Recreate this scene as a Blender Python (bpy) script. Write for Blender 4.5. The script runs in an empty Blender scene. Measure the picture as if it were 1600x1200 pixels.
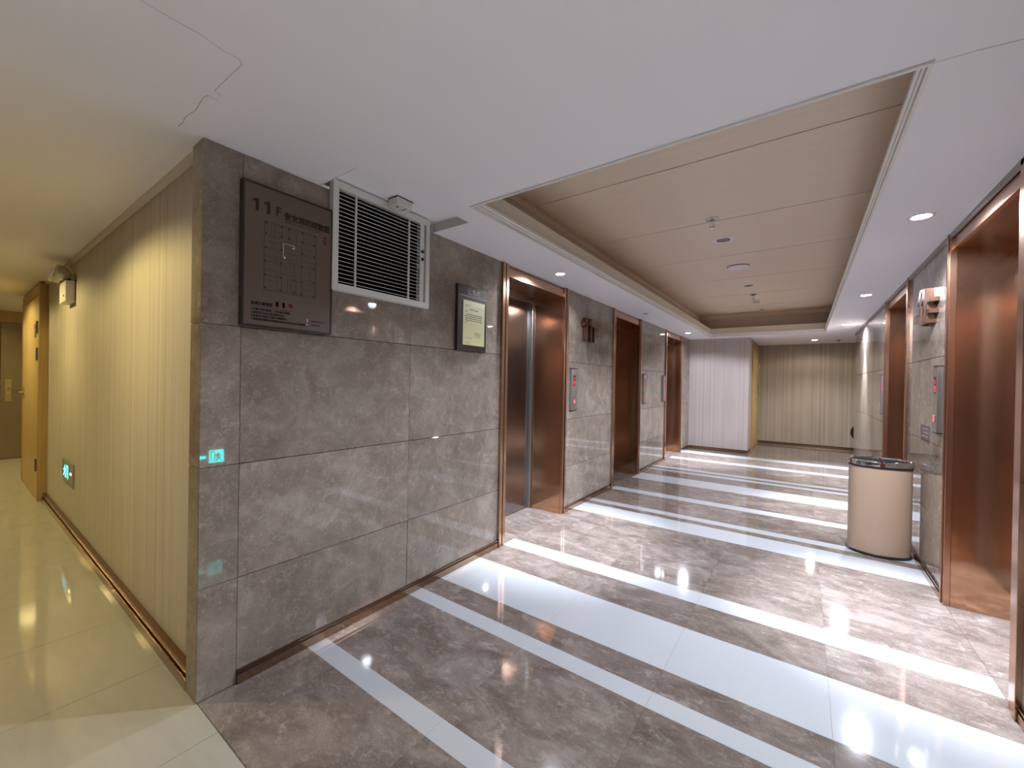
import bpy, bmesh, math, random
from mathutils import Vector, Matrix

sc = bpy.context.scene
col = sc.collection
random.seed(4)
PI = math.pi
H = 2.6            # ceiling height
W = 3.074          # width of the lift lobby

# ------------------------------------------------------------------ camera
cam_data = bpy.data.cameras.new('camera')
cam_data.sensor_width = 36.0
cam_data.lens = 36.0 * 636.83 / 1600.0
cam_data.clip_start = 0.02
cam_data.clip_end = 100
cam = bpy.data.objects.new('camera', cam_data)
col.objects.link(cam)
yaw, pitch, roll = 0.6216, -0.0047, 0.0176
cy_, sy_, cp_, sp_ = math.cos(yaw), math.sin(yaw), math.cos(pitch), math.sin(pitch)
fw = Vector((-sy_ * cp_, cy_ * cp_, sp_))
r0 = Vector((cy_, sy_, 0)); u0 = r0.cross(fw)
rr = r0 * math.cos(roll) + u0 * math.sin(roll)
uu = u0 * math.cos(roll) - r0 * math.sin(roll)
M4 = Matrix(((rr.x, uu.x, -fw.x, 2.2457), (rr.y, uu.y, -fw.y, -0.6843), (rr.z, uu.z, -fw.z, 1.5068), (0, 0, 0, 1)))
cam.matrix_world = M4
sc.camera = cam

# ------------------------------------------------------------------ world and exposure
world = bpy.data.worlds.new('world'); sc.world = world; world.use_nodes = True
world.node_tree.nodes['Background'].inputs[0].default_value = (0.6, 0.6, 0.65, 1)
world.node_tree.nodes['Background'].inputs[1].default_value = 0.1
vs = sc.view_settings
sc.display_settings.display_device = 'sRGB'
vs.view_transform = 'Standard'; vs.look = 'None'; vs.gamma = 1.0; vs.exposure = 1.8
vs.use_curve_mapping = False
sc.cycles.use_denoising = True
sc.cycles.max_bounces = 10; sc.cycles.diffuse_bounces = 6; sc.cycles.glossy_bounces = 6
sc.cycles.sample_clamp_indirect = 6.0
sc.cycles.caustics_reflective = False; sc.cycles.caustics_refractive = False

COOL = (0.885, 0.935, 1.09); WARM = (1.0, 0.81, 0.33); MILD = (1.0, 0.88, 0.72)
# (x, y, lit colour, watts, cone degrees)
LIGHTS = {
    'right_1': (2.83, 2.91, COOL, 240, 51), 'right_2': (2.82, 5.61, COOL, 200, 58), 'right_3': (2.81, 8.37, COOL, 250, 62),
    'left_1': (0.24, 2.91, COOL, 210, 58), 'left_3': (0.257, 8.37, COOL, 310, 62),
    'end': (2.43, 10.99, MILD, 22, 110),
    'lobby_near_fill': (2.45, -0.15, COOL, 130, 46),  # unseen lamp, added so the floor out of view bounces light upward
    'corridor_1': (-1.15, -0.95, WARM, 5, 120), 'corridor_2': (-3.6, -0.75, WARM, 9, 120), 'corridor_3': (-5.9, -0.75, WARM, 9, 120),
    'corridor_4': (-8.2, -0.75, WARM, 10, 120), 'corridor_0': (3.3, -1.1, COOL, 330, 60),  # the cool lamp on the right is unseen, added to lift the ceiling
    'corridor_a': (1.5, -1.45, COOL, 150, 42), 'corridor_b': (-0.3, -1.6, MILD, 6, 50),  # both added behind the camera to brighten the ceiling by bounce
}
# wide soft spill of the same lamps (watts)
SPILL = {'right_1': 112, 'right_2': 80, 'right_3': 58, 'left_1': 38, 'left_3': 30, 'end': 8, 'lobby_near_fill': 9, 'corridor_1': 24, 'corridor_2': 16,
         'corridor_3': 20, 'corridor_4': 32, 'corridor_0': 10, 'corridor_a': 2, 'corridor_b': 2}

# ------------------------------------------------------------------ helpers
def bm_new(): return bmesh.new()
def bx(bm, x0, x1, y0, y1, z0, z1, bevel=0.0):
    vs_ = [bm.verts.new((x, y, z)) for z in (z0, z1) for y in (y0, y1) for x in (x0, x1)]
    fs = [(0, 2, 3, 1), (4, 5, 7, 6), (0, 1, 5, 4), (2, 6, 7, 3), (0, 4, 6, 2), (1, 3, 7, 5)]
    F = [bm.faces.new([vs_[i] for i in f]) for f in fs]
    if bevel > 0:
        E = list({e for f in F for e in f.edges})
        bmesh.ops.bevel(bm, geom=E, offset=bevel, segments=1, affect='EDGES', profile=0.5)
def ring(bm, c, axis, profile, n=28, cap0=True, cap1=True):
    """lathe: profile = [(radius, distance along axis)]"""
    c = Vector(c); a = Vector(axis).normalized()
    t = Vector((0, 0, 1)) if abs(a.z) < 0.9 else Vector((1, 0, 0))
    u = a.cross(t).normalized(); v = a.cross(u)
    rows = []
    for r, h in profile:
        rows.append([bm.verts.new(c + a * h + (u * math.cos(2 * PI * i / n) + v * math.sin(2 * PI * i / n)) * r) for i in range(n)])
    for k in range(len(rows) - 1):
        for i in range(n):
            bm.faces.new((rows[k][i], rows[k][(i + 1) % n], rows[k + 1][(i + 1) % n], rows[k + 1][i]))
    if cap0: bm.faces.new(rows[0][::-1])
    if cap1: bm.faces.new(rows[-1])
def rod(bm, p0, p1, r, n=10):
    p0 = Vector(p0); d = Vector(p1) - p0
    ring(bm, p0, d, [(r, 0), (r, d.length)], n)
def world_loc(o):
    l = Vector(o.location)
    while o.parent: o = o.parent; l += Vector(o.location)
    return l
def obj(name, bm, m, parent=None, smooth=False):
    bmesh.ops.recalc_face_normals(bm, faces=bm.faces)
    me = bpy.data.meshes.new(name)
    if parent is not None:
        off = world_loc(parent)
        for v in bm.verts: v.co -= off
    bm.to_mesh(me); bm.free()
    if smooth:
        for p in me.polygons: p.use_smooth = True
        try: me.set_sharp_from_angle(angle=0.6)
        except Exception: pass
    o = bpy.data.objects.new(name, me); col.objects.link(o)
    if m is not None: me.materials.append(m)
    if parent is not None: o.parent = parent
    return o
def boxo(name, c, m, parent=None, bevel=0.0):
    b = bm_new(); bx(b, *c, bevel=bevel); return obj(name, b, m, parent)
def thing(name, label, cat, loc, group=None, kind=None):
    o = bpy.data.objects.new(name, None); col.objects.link(o); o.location = loc
    o.empty_display_size = 0.05
    if label: o['label'] = label
    if cat: o['category'] = cat
    if group: o['group'] = group
    if kind: o['kind'] = kind
    return o
def structure(o, label=None):
    o['kind'] = 'structure'
    if label: o['label'] = label
    return o
def text(body, size, origin, facing, m, parent, name='lettering', depth=0.0006, width=None, align='LEFT', sx=1.0):
    """facing '+x','-x','-y': lettering on a wall read from that side; origin = left end of the base line"""
    cu = bpy.data.curves.new('txt', 'FONT'); cu.body = body; cu.size = size; cu.extrude = depth; cu.align_x = align
    cu.resolution_u = 2
    to = bpy.data.objects.new('txt', cu); col.objects.link(to)
    bpy.context.view_layer.update()
    me = bpy.data.meshes.new_from_object(to.evaluated_get(bpy.context.evaluated_depsgraph_get()))
    xs = [v.co.x for v in me.vertices]
    k = sx; xm = 0.0
    if width and xs and max(xs) > min(xs): k = width / (max(xs) - min(xs)); xm = min(xs)
    R = {'+x': Matrix(((0, 0, 1), (1, 0, 0), (0, 1, 0))), '-x': Matrix(((0, 0, -1), (-1, 0, 0), (0, 1, 0))),
         '-y': Matrix(((1, 0, 0), (0, 0, -1), (0, 1, 0)))}[facing]
    off = world_loc(parent) if parent else Vector()
    for v in me.vertices:
        v.co = R @ Vector(((v.co.x - xm) * k, v.co.y, v.co.z)) + Vector(origin) - off
    bpy.data.objects.remove(to)
    me.name = name
    o = bpy.data.objects.new(name, me); col.objects.link(o); me.materials.clear(); me.materials.append(m)
    if parent: o.parent = parent
    return o

# ------------------------------------------------------------------ materials
def new_mat(name):
    m = bpy.data.materials.new(name); m.use_nodes = True
    nt = m.node_tree; b = nt.nodes['Principled BSDF']
    return m, nt, b
def N(nt, t, **kw):
    n = nt.nodes.new(t)
    for k, v in kw.items():
        if k in ('operation', 'blend_type', 'feature', 'distance', 'wave_type', 'bands_direction', 'noise_dimensions', 'voronoi_dimensions', 'data_type', 'wave_profile'): setattr(n, k, v)
    return n
def ramp(nt, stops):
    n = nt.nodes.new('ShaderNodeValToRGB'); e = n.color_ramp.elements
    while len(e) < len(stops): e.new(0.5)
    for i, (p, c) in enumerate(stops):
        e[i].position = p; e[i].color = (c[0], c[1], c[2], 1) if not isinstance(c, (int, float)) else (c, c, c, 1)
    return n
def plain(name, c, rough=0.5, metal=0.0, spec=0.5, coat=0.0, noise=0.0):
    m, nt, b = new_mat(name)
    b.inputs['Base Color'].default_value = (*c, 1); b.inputs['Roughness'].default_value = rough
    b.inputs['Metallic'].default_value = metal; b.inputs['Specular IOR Level'].default_value = spec
    b.inputs['Coat Weight'].default_value = coat; b.inputs['Coat Roughness'].default_value = 0.05
    if noise > 0:
        g = N(nt, 'ShaderNodeNewGeometry'); n = N(nt, 'ShaderNodeTexNoise'); n.inputs['Scale'].default_value = 60; n.inputs['Detail'].default_value = 4
        nt.links.new(g.outputs['Position'], n.inputs['Vector'])
        bu = N(nt, 'ShaderNodeBump'); bu.inputs['Strength'].default_value = noise; bu.inputs['Distance'].default_value = 0.001
        nt.links.new(n.outputs[0], bu.inputs['Height']); nt.links.new(bu.outputs[0], b.inputs['Normal'])
    return m
def emit(name, c, s):
    m, nt, b = new_mat(name)
    b.inputs['Base Color'].default_value = (0.02, 0.02, 0.02, 1)
    b.inputs['Emission Color'].default_value = (*c, 1); b.inputs['Emission Strength'].default_value = s
    return m
def marble(name, dark, mid, light, vein, rough, scale=1.0, stretch=(1, 1, 1), spec=0.5, flecks=1.0):
    m, nt, b = new_mat(name); L = nt.links.new
    g = N(nt, 'ShaderNodeNewGeometry'); oi = N(nt, 'ShaderNodeObjectInfo')
    mp = N(nt, 'ShaderNodeMapping'); mp.inputs['Scale'].default_value = stretch
    va = N(nt, 'ShaderNodeVectorMath', operation='SCALE'); va.inputs['Scale'].default_value = 37.0
    cx = N(nt, 'ShaderNodeCombineXYZ')
    L(oi.outputs['Random'], cx.inputs[0]); L(oi.outputs['Random'], cx.inputs[1]); L(oi.outputs['Random'], cx.inputs[2])
    L(cx.outputs[0], va.inputs[0])
    ad = N(nt, 'ShaderNodeVectorMath', operation='ADD')
    L(g.outputs['Position'], mp.inputs['Vector']); L(mp.outputs[0], ad.inputs[0]); L(va.outputs[0], ad.inputs[1])
    n1 = N(nt, 'ShaderNodeTexNoise'); n1.inputs['Scale'].default_value = 3.2 * scale; n1.inputs['Detail'].default_value = 9; n1.inputs['Roughness'].default_value = 0.62; n1.inputs['Distortion'].default_value = 0.9
    L(ad.outputs[0], n1.inputs['Vector'])
    r1 = ramp(nt, [(0.30, dark), (0.5, mid), (0.72, light)]); L(n1.outputs[0], r1.inputs[0])
    # warped coordinates for the veins
    n2 = N(nt, 'ShaderNodeTexNoise'); n2.inputs['Scale'].default_value = 6 * scale; n2.inputs['Detail'].default_value = 9; n2.inputs['Roughness'].default_value = 0.7
    L(ad.outputs[0], n2.inputs['Vector'])
    w = N(nt, 'ShaderNodeVectorMath', operation='SCALE'); w.inputs['Scale'].default_value = 0.55 / scale; L(n2.outputs['Color'], w.inputs[0])
    ad2 = N(nt, 'ShaderNodeVectorMath', operation='ADD'); L(ad.outputs[0], ad2.inputs[0]); L(w.outputs[0], ad2.inputs[1])
    vo = N(nt, 'ShaderNodeTexVoronoi', feature='DISTANCE_TO_EDGE'); vo.inputs['Scale'].default_value = 6.5 * scale; L(ad2.outputs[0], vo.inputs['Vector'])
    rv = ramp(nt, [(0.0, 0.75), (0.03, 0.3), (0.16, 0.0)]); L(vo.outputs['Distance'], rv.inputs[0])
    n3 = N(nt, 'ShaderNodeTexNoise'); n3.inputs['Scale'].default_value = 11 * scale; n3.inputs['Detail'].default_value = 5; L(ad.outputs[0], n3.inputs['Vector'])
    r3 = ramp(nt, [(0.50, 0.0), (0.70, 0.9)]); L(n3.outputs[0], r3.inputs[0])
    mu = N(nt, 'ShaderNodeMath', operation='MULTIPLY'); L(rv.outputs[0], mu.inputs[0]); L(r3.outputs[0], mu.inputs[1])
    # small shell-like flecks
    vo2 = N(nt, 'ShaderNodeTexVoronoi', feature='DISTANCE_TO_EDGE'); vo2.inputs['Scale'].default_value = 34 * scale; L(ad2.outputs[0], vo2.inputs['Vector'])
    rv2 = ramp(nt, [(0.0, 0.95), (0.09, 0.0)]); L(vo2.outputs['Distance'], rv2.inputs[0])
    n4 = N(nt, 'ShaderNodeTexNoise'); n4.inputs['Scale'].default_value = 26 * scale; n4.inputs['Detail'].default_value = 3; L(ad2.outputs[0], n4.inputs['Vector'])
    r4 = ramp(nt, [(0.52, 0.0), (0.64, 1.0)]); L(n4.outputs[0], r4.inputs[0])
    mu2 = N(nt, 'ShaderNodeMath', operation='MULTIPLY'); L(rv2.outputs[0], mu2.inputs[0]); L(r4.outputs[0], mu2.inputs[1])
    mu3 = N(nt, 'ShaderNodeMath', operation='MULTIPLY'); L(mu2.outputs[0], mu3.inputs[0]); mu3.inputs[1].default_value = flecks
    mx = N(nt, 'ShaderNodeMath', operation='MAXIMUM'); L(mu.outputs[0], mx.inputs[0]); L(mu3.outputs[0], mx.inputs[1])
    mf = N(nt, 'ShaderNodeMath', operation='MULTIPLY'); L(mx.outputs[0], mf.inputs[0]); mf.inputs[1].default_value = 0.80
    mix = N(nt, 'ShaderNodeMix', data_type='RGBA'); mix.inputs['B'].default_value = (*vein, 1) if 'B' in mix.inputs else (*vein, 1)
    L(mf.outputs[0], mix.inputs[0]); L(r1.outputs[0], mix.inputs[6]); mix.inputs[7].default_value = (*vein, 1)
    # slab to slab tone
    br = N(nt, 'ShaderNodeMapRange'); br.inputs['To Min'].default_value = 0.90; br.inputs['To Max'].default_value = 1.08; L(oi.outputs['Random'], br.inputs['Value'])
    vm = N(nt, 'ShaderNodeVectorMath', operation='SCALE'); L(mix.outputs[2], vm.inputs[0]); L(br.outputs[0], vm.inputs['Scale'])
    L(vm.outputs[0], b.inputs['Base Color'])
    b.inputs['Roughness'].default_value = rough; b.inputs['Specular IOR Level'].default_value = spec
    return m
def metal(name, c, rough, aniso_axis='z', bump=0.25, tone=0.12, met=1.0):
    """brushed sheet metal, grain running along aniso_axis"""
    m, nt, b = new_mat(name); L = nt.links.new
    g = N(nt, 'ShaderNodeNewGeometry'); mp = N(nt, 'ShaderNodeMapping')
    s = {'z': (260, 260, 1.2), 'h': (1.2, 1.2, 260)}[aniso_axis]
    mp.inputs['Scale'].default_value = s; L(g.outputs['Position'], mp.inputs['Vector'])
    n = N(nt, 'ShaderNodeTexNoise'); n.inputs['Scale'].default_value = 1.0; n.inputs['Detail'].default_value = 3; L(mp.outputs[0], n.inputs['Vector'])
    r = ramp(nt, [(0.3, tuple(x * (1 - tone) for x in c)), (0.7, tuple(min(1, x * (1 + tone)) for x in c))]); L(n.outputs[0], r.inputs[0])
    L(r.outputs[0], b.inputs['Base Color']); b.inputs['Metallic'].default_value = met; b.inputs['Roughness'].default_value = rough
    bu = N(nt, 'ShaderNodeBump'); bu.inputs['Strength'].default_value = bump; bu.inputs['Distance'].default_value = 0.0006
    L(n.outputs[0], bu.inputs['Height']); L(bu.outputs[0], b.inputs['Normal'])
    return m
def wallpaper(name, lo, hi, seed=0.0):
    """ribbed paper with vertical light and dark bands, horizontal coordinate = x+y"""
    m, nt, b = new_mat(name); L = nt.links.new
    g = N(nt, 'ShaderNodeNewGeometry'); sp = N(nt, 'ShaderNodeSeparateXYZ'); L(g.outputs['Position'], sp.inputs[0])
    h = N(nt, 'ShaderNodeMath', operation='ADD'); L(sp.outputs[0], h.inputs[0]); L(sp.outputs[1], h.inputs[1])
    def band(freq, detail, off):
        c = N(nt, 'ShaderNodeCombineXYZ'); mu = N(nt, 'ShaderNodeMath', operation='MULTIPLY'); mu.inputs[1].default_value = freq
        L(h.outputs[0], mu.inputs[0]); L(mu.outputs[0], c.inputs[0]); c.inputs[1].default_value = off + seed
        n = N(nt, 'ShaderNodeTexNoise'); n.inputs['Scale'].default_value = 1.0; n.inputs['Detail'].default_value = detail; L(c.outputs[0], n.inputs['Vector'])
        return n
    a = band(23.0, 0.5, 3.1); bfine = band(90.0, 2.0, 7.7)
    # soft fading of the bands with height
    cz = N(nt, 'ShaderNodeCombineXYZ'); m1 = N(nt, 'ShaderNodeMath', operation='MULTIPLY'); m1.inputs[1].default_value = 7.0; L(h.outputs[0], m1.inputs[0])
    m2 = N(nt, 'ShaderNodeMath', operation='MULTIPLY'); m2.inputs[1].default_value = 0.7; L(sp.outputs[2], m2.inputs[0])
    L(m1.outputs[0], cz.inputs[0]); L(m2.outputs[0], cz.inputs[2]); cz.inputs[1].default_value = seed
    nz = N(nt, 'ShaderNodeTexNoise'); nz.inputs['Scale'].default_value = 1.0; nz.inputs['Detail'].default_value = 1; L(cz.outputs[0], nz.inputs['Vector'])
    s1 = N(nt, 'ShaderNodeMath', operation='MULTIPLY'); s1.inputs[1].default_value = 0.5; L(a.outputs[0], s1.inputs[0])
    s2 = N(nt, 'ShaderNodeMath', operation='MULTIPLY'); s2.inputs[1].default_value = 0.25; L(bfine.outputs[0], s2.inputs[0])
    s3 = N(nt, 'ShaderNodeMath', operation='MULTIPLY'); s3.inputs[1].default_value = 0.25; L(nz.outputs[0], s3.inputs[0])
    t = N(nt, 'ShaderNodeMath', operation='ADD'); L(s1.outputs[0], t.inputs[0]); L(s2.outputs[0], t.inputs[1])
    t2 = N(nt, 'ShaderNodeMath', operation='ADD'); L(t.outputs[0], t2.inputs[0]); L(s3.outputs[0], t2.inputs[1])
    r = ramp(nt, [(0.34, lo), (0.66, hi)]); L(t2.outputs[0], r.inputs[0]); L(r.outputs[0], b.inputs['Base Color'])
    b.inputs['Roughness'].default_value = 0.55
    # ribs
    si = N(nt, 'ShaderNodeMath', operation='MULTIPLY'); si.inputs[1].default_value = 2 * PI / 0.011; L(h.outputs[0], si.inputs[0])
    sn = N(nt, 'ShaderNodeMath', operation='SINE'); L(si.outputs[0], sn.inputs[0])
    bu = N(nt, 'ShaderNodeBump'); bu.inputs['Strength'].default_value = 0.5; bu.inputs['Distance'].default_value = 0.0015
    L(sn.outputs[0], bu.inputs['Height']); L(bu.outputs[0], b.inputs['Normal'])
    return m
def wood(name, c0, c1, axis, scale=1.0, rough=0.4):
    m, nt, b = new_mat(name); L = nt.links.new
    g = N(nt, 'ShaderNodeNewGeometry'); mp = N(nt, 'ShaderNodeMapping')
    k = {'x': (1.5, 45, 45), 'y': (45, 1.5, 45), 'z': (45, 45, 1.5)}[axis]
    mp.inputs['Scale'].default_value = tuple(q * scale for q in k); L(g.outputs['Position'], mp.inputs['Vector'])
    n = N(nt, 'ShaderNodeTexNoise'); n.inputs['Scale'].default_value = 1; n.inputs['Detail'].default_value = 4; n.inputs['Distortion'].default_value = 0.4
    L(mp.outputs[0], n.inputs['Vector']); r = ramp(nt, [(0.3, c0), (0.7, c1)]); L(n.outputs[0], r.inputs[0])
    L(r.outputs[0], b.inputs['Base Color']); b.inputs['Roughness'].default_value = rough
    return m
def speckle(name, c, rough, amt=0.03, scale=300, spec=0.5, vein=0.0):
    m, nt, b = new_mat(name); L = nt.links.new
    g = N(nt, 'ShaderNodeNewGeometry'); n = N(nt, 'ShaderNodeTexNoise'); n.inputs['Scale'].default_value = scale; n.inputs['Detail'].default_value = 3
    L(g.outputs['Position'], n.inputs['Vector'])
    lo = tuple(x * (1 - amt) for x in c); hi = tuple(min(1, x * (1 + amt)) for x in c)
    r = ramp(nt, [(0.35, lo), (0.65, hi)]); L(n.outputs[0], r.inputs[0])
    if vein > 0:
        mp = N(nt, 'ShaderNodeMapping'); mp.inputs['Scale'].default_value = (2, 9, 2); L(g.outputs['Position'], mp.inputs['Vector'])
        n2 = N(nt, 'ShaderNodeTexNoise'); n2.inputs['Scale'].default_value = 1.3; n2.inputs['Detail'].default_value = 5; n2.inputs['Distortion'].default_value = 0.8; L(mp.outputs[0], n2.inputs['Vector'])
        r2 = ramp(nt, [(0.35, 1 - vein), (0.65, 1.0)]); L(n2.outputs[0], r2.inputs[0])
        mm = N(nt, 'ShaderNodeMix', data_type='RGBA', blend_type='MULTIPLY'); mm.inputs[0].default_value = 1.0
        L(r.outputs[0], mm.inputs[6]); L(r2.outputs[0], mm.inputs[7]); L(mm.outputs[2], b.inputs['Base Color'])
    else: L(r.outputs[0], b.inputs['Base Color'])
    b.inputs['Roughness'].default_value = rough; b.inputs['Specular IOR Level'].default_value = spec
    return m

M = {}
M['wall_marble'] = marble('wall_marble', (0.183, 0.144, 0.112), (0.245, 0.197, 0.157), (0.335, 0.280, 0.228), (0.58, 0.51, 0.44), 0.03, 1.15, spec=0.5)
M['floor_marble'] = marble('floor_marble', (0.105, 0.080, 0.066), (0.165, 0.132, 0.112), (0.265, 0.222, 0.194), (0.56, 0.50, 0.45), 0.06, 1.2, stretch=(0.8, 1.3, 1), spec=0.5, flecks=0.7)
M['white_stone'] = speckle('white_stone', (0.445, 0.46, 0.475), 0.06, 0.03, 260)
M['cream_tile'] = speckle('cream_tile', (0.41, 0.39, 0.34), 0.05, 0.025, 180, vein=0.07)
M['grout'] = plain('grout', (0.16, 0.135, 0.12), 0.8)
M['joint_dark'] = plain('joint_dark', (0.045, 0.035, 0.03), 0.9)
M['plaster'] = plain('plaster', (0.90, 0.885, 0.925), 0.7, noise=0.05)
M['plaster_shade'] = plain('plaster_cut_shade', (0.55, 0.52, 0.52), 0.8)
M['crack'] = plain('crack_line', (0.36, 0.32, 0.31), 0.9)
M['moulding'] = plain('moulding', (0.80, 0.78, 0.76), 0.5)
M['cream_paint'] = plain('cream_paint', (0.74, 0.68, 0.58), 0.6)
M['taupe_paint'] = plain('taupe_paint', (0.52, 0.44, 0.37), 0.6)
M['ceiling_wood'] = wood('ceiling_wood', (0.74, 0.60, 0.47), (0.79, 0.65, 0.515), 'x', rough=0.42)
M['door_wood'] = wood('door_wood', (0.50, 0.34, 0.14), (0.60, 0.43, 0.20), 'z', rough=0.4)
M['frame_wood'] = wood('frame_wood', (0.38, 0.23, 0.075), (0.46, 0.30, 0.11), 'z', rough=0.4)
M['unseen_back_dark'] = wood('unseen_back_dark', (0.06, 0.035, 0.022), (0.09, 0.055, 0.035), 'z', rough=0.4)  # made-up finish of the unseen back wall, keeps the jamb reflections dark
M['paper_warm'] = wallpaper('paper_warm', (0.51, 0.455, 0.385), (0.645, 0.59, 0.515))
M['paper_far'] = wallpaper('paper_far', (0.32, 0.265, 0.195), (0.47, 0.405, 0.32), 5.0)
M['paper_pale'] = wallpaper('paper_pale', (0.41, 0.35, 0.32), (0.51, 0.44, 0.41), 9.0)
M['bronze'] = metal('bronze', (0.60, 0.37, 0.235), 0.10, 'z', 0.008, 0.04, 0.985)
M['bronze_dark'] = metal('bronze_dark', (0.30, 0.17, 0.115), 0.2, 'h', 0.02)
M['bronze_bright'] = metal('bronze_bright', (0.56, 0.34, 0.235), 0.22, 'h', 0.04, 0.05)
M['bronze_base'] = metal('bronze_base', (0.44, 0.30, 0.205), 0.2, 'h', 0.02)
M['groove'] = plain('groove', (0.03, 0.015, 0.01), 0.5)
M['steel'] = metal('steel', (0.38, 0.37, 0.38), 0.17, 'z', 0.02, 0.04)
M['steel_light'] = metal('steel_light', (0.50, 0.49, 0.48), 0.28, 'z', 0.03, 0.05)
M['chrome'] = plain('chrome', (0.75, 0.75, 0.78), 0.06, 1.0)
M['black_plastic'] = plain('black_plastic', (0.012, 0.012, 0.014), 0.35)
M['white_paint'] = plain('white_paint', (0.72, 0.72, 0.68), 0.45)
M['white_plastic'] = plain('white_plastic', (0.70, 0.68, 0.66), 0.4)
M['slat'] = plain('slat_paint', (0.66, 0.66, 0.63), 0.4)
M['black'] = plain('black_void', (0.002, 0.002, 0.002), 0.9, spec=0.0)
M['sign_face'] = plain('sign_face', (0.125, 0.088, 0.068), 0.35, noise=0.05)
M['sign_frame'] = plain('sign_frame', (0.022, 0.012, 0.010), 0.35)
M['sign_ink'] = plain('sign_ink', (0.016, 0.008, 0.008), 0.6)
M['sign_line'] = plain('sign_line', (0.045, 0.027, 0.021), 0.7)
M['sign_red'] = plain('sign_red', (0.60, 0.02, 0.03), 0.5)
M['sign_white'] = plain('sign_white', (0.7, 0.7, 0.65), 0.5)
M['board'] = plain('board_brown', (0.030, 0.018, 0.017), 0.3)
M['board_letter'] = plain('board_letter', (0.36, 0.30, 0.27), 0.5)
M['paper'] = plain('paper', (0.62, 0.60, 0.32), 0.4)
M['paper_ink'] = plain('paper_ink', (0.10, 0.10, 0.06), 0.8)
M['bin_body'] = plain('bin_body', (0.40, 0.28, 0.195), 0.38, 0.0, noise=0.02)
M['bin_inside'] = plain('bin_inside', (0.16, 0.15, 0.18), 0.25, 0.8)
M['lamp_on'] = emit('lamp_on', (1.0, 0.96, 1.0), 40)
M['lamp_dim'] = emit('lamp_half', (1.0, 0.95, 1.0), 14)
M['lamp_warm'] = emit('lamp_warm', (1.0, 0.8, 0.45), 12)
M['lens_off'] = plain('lens_off', (0.10, 0.085, 0.085), 0.15)
M['ring_white'] = plain('ring_white', (0.80, 0.76, 0.78), 0.4)
M['display'] = plain('display', (0.03, 0.004, 0.006), 0.2)
M['red_glow'] = emit('red_glow', (1.0, 0.02, 0.05), 0.7)
M['pink_glow'] = emit('pink_glow', (1.0, 0.14, 0.17), 0.35)
M['cyan_glow'] = emit('cyan_glow', (0.0, 0.75, 0.72), 9)
M['cyan_field'] = plain('cyan_field', (0.03, 0.30, 0.28), 0.3)
M['cyan_white'] = emit('cyan_white', (0.25, 0.95, 0.90), 0.5)
M['yellow_led'] = emit('yellow_led', (1.0, 0.9, 0.3), 3)
M['plaque'] = plain('plaque_grey', (0.14, 0.11, 0.10), 0.35, 0.4)
M['clear_plastic'] = plain('lamp_head', (0.50, 0.48, 0.40), 0.15, 0.3)
M['brass'] = plain('door_brass', (0.55, 0.45, 0.28), 0.3, 0.9)
M['hinge'] = plain('hinge_metal', (0.30, 0.25, 0.16), 0.35, 0.8)
M['far_door'] = metal('far_door', (0.40, 0.34, 0.24), 0.28, 'h', 0.15)

# ------------------------------------------------------------------ floor
floor = boxo('floor', (-9.3, 7.5, -2.1, 12.3, -0.06, -0.004), M['grout']); structure(floor, 'polished stone floor of the lift lobby and corridor')
G = 0.0012
def tile(x0, x1, y0, y1, m, name='floor_tile'):
    gx = G if name == 'cream_tile' else 0.0004
    boxo(name, (x0 + gx, x1 - gx, y0 + gx, y1 - gx, -0.01, 0.0), m, floor)
XJ = [0.0, 0.265, 0.965, 1.668, 2.372, W]
WHITE = [(0.515, 0.625), (1.235, 1.353), (1.542, 2.008), (2.35, 2.532), (3.735, 4.07), (4.19, 4.322), (4.93, 5.11), (5.82, 6.28), (6.69, 6.84), (6.96, 7.12), (8.08, 8.32), (8.99, 9.34)]
edges = [0.008]; mats = []
for a, b_ in WHITE:
    edges += [a, b_]
edges.append(9.40)
for i in range(len(edges) - 1):
    a, b_ = edges[i], edges[i + 1]
    w = (i % 2 == 1)
    for k in range(5):
        tile(XJ[k], XJ[k + 1], a, b_, M['white_stone'] if w else M['floor_marble'], 'white_strip' if w else 'marble_slab')
# marble beyond the last strip
for (a, b_) in [(9.405, 10.7), (10.7, 12.06)]:
    for (x0, x1) in [(-0.02 if a < 9.5 else 1.2, 1.668), (1.668, 2.372), (2.372, W), (W, 4.2), (4.2, 5.2)]:
        if a < 9.5 and x0 >= W - .01: continue
        tile(x0, x1, a, b_, M['floor_marble'], 'marble_slab')
for (x0, x1) in [(W, 4.2), (4.2, 5.2)]: tile(x0, x1, 9.95, 10.7, M['floor_marble'], 'marble_slab')
# thresholds inside the lift openings
LIFTS = [('left', 2.26, 3.51), ('left', 4.91, 6.14), ('left', 7.65, 8.96), ('right', 2.175, 3.455), ('right', 4.80, 6.16)]
for s, a, b_ in LIFTS:
    x0, x1 = (-0.47, -0.001) if s == 'left' else (W + 0.001, W + 0.47)
    tile(x0, x1, a, b_, M['floor_marble'], 'marble_slab')
# cream corridor tiles
xs = [0.25 + 0.703 * k for k in range(8)] + [5.9]
xs = [0.25 - 0.708 * k for k in range(10, 0, -1)] + xs
for i in range(len(xs) - 1):
    for (a, b_) in [(-2.0, -0.71), (-0.71, 0.006)]:
        tile(xs[i], xs[i + 1], a, b_, M['cream_tile'], 'cream_tile')
xk = [-9.15, -8.2, -7.5, xs[0]]
for i in range(3):
    for (a, b_) in [(-2.0, -0.9), (-0.9, 0.2), (0.2, 1.1), (1.1, 2.0)]:
        tile(xk[i], xk[i + 1], a, b_, M['cream_tile'], 'cream_tile')

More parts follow.
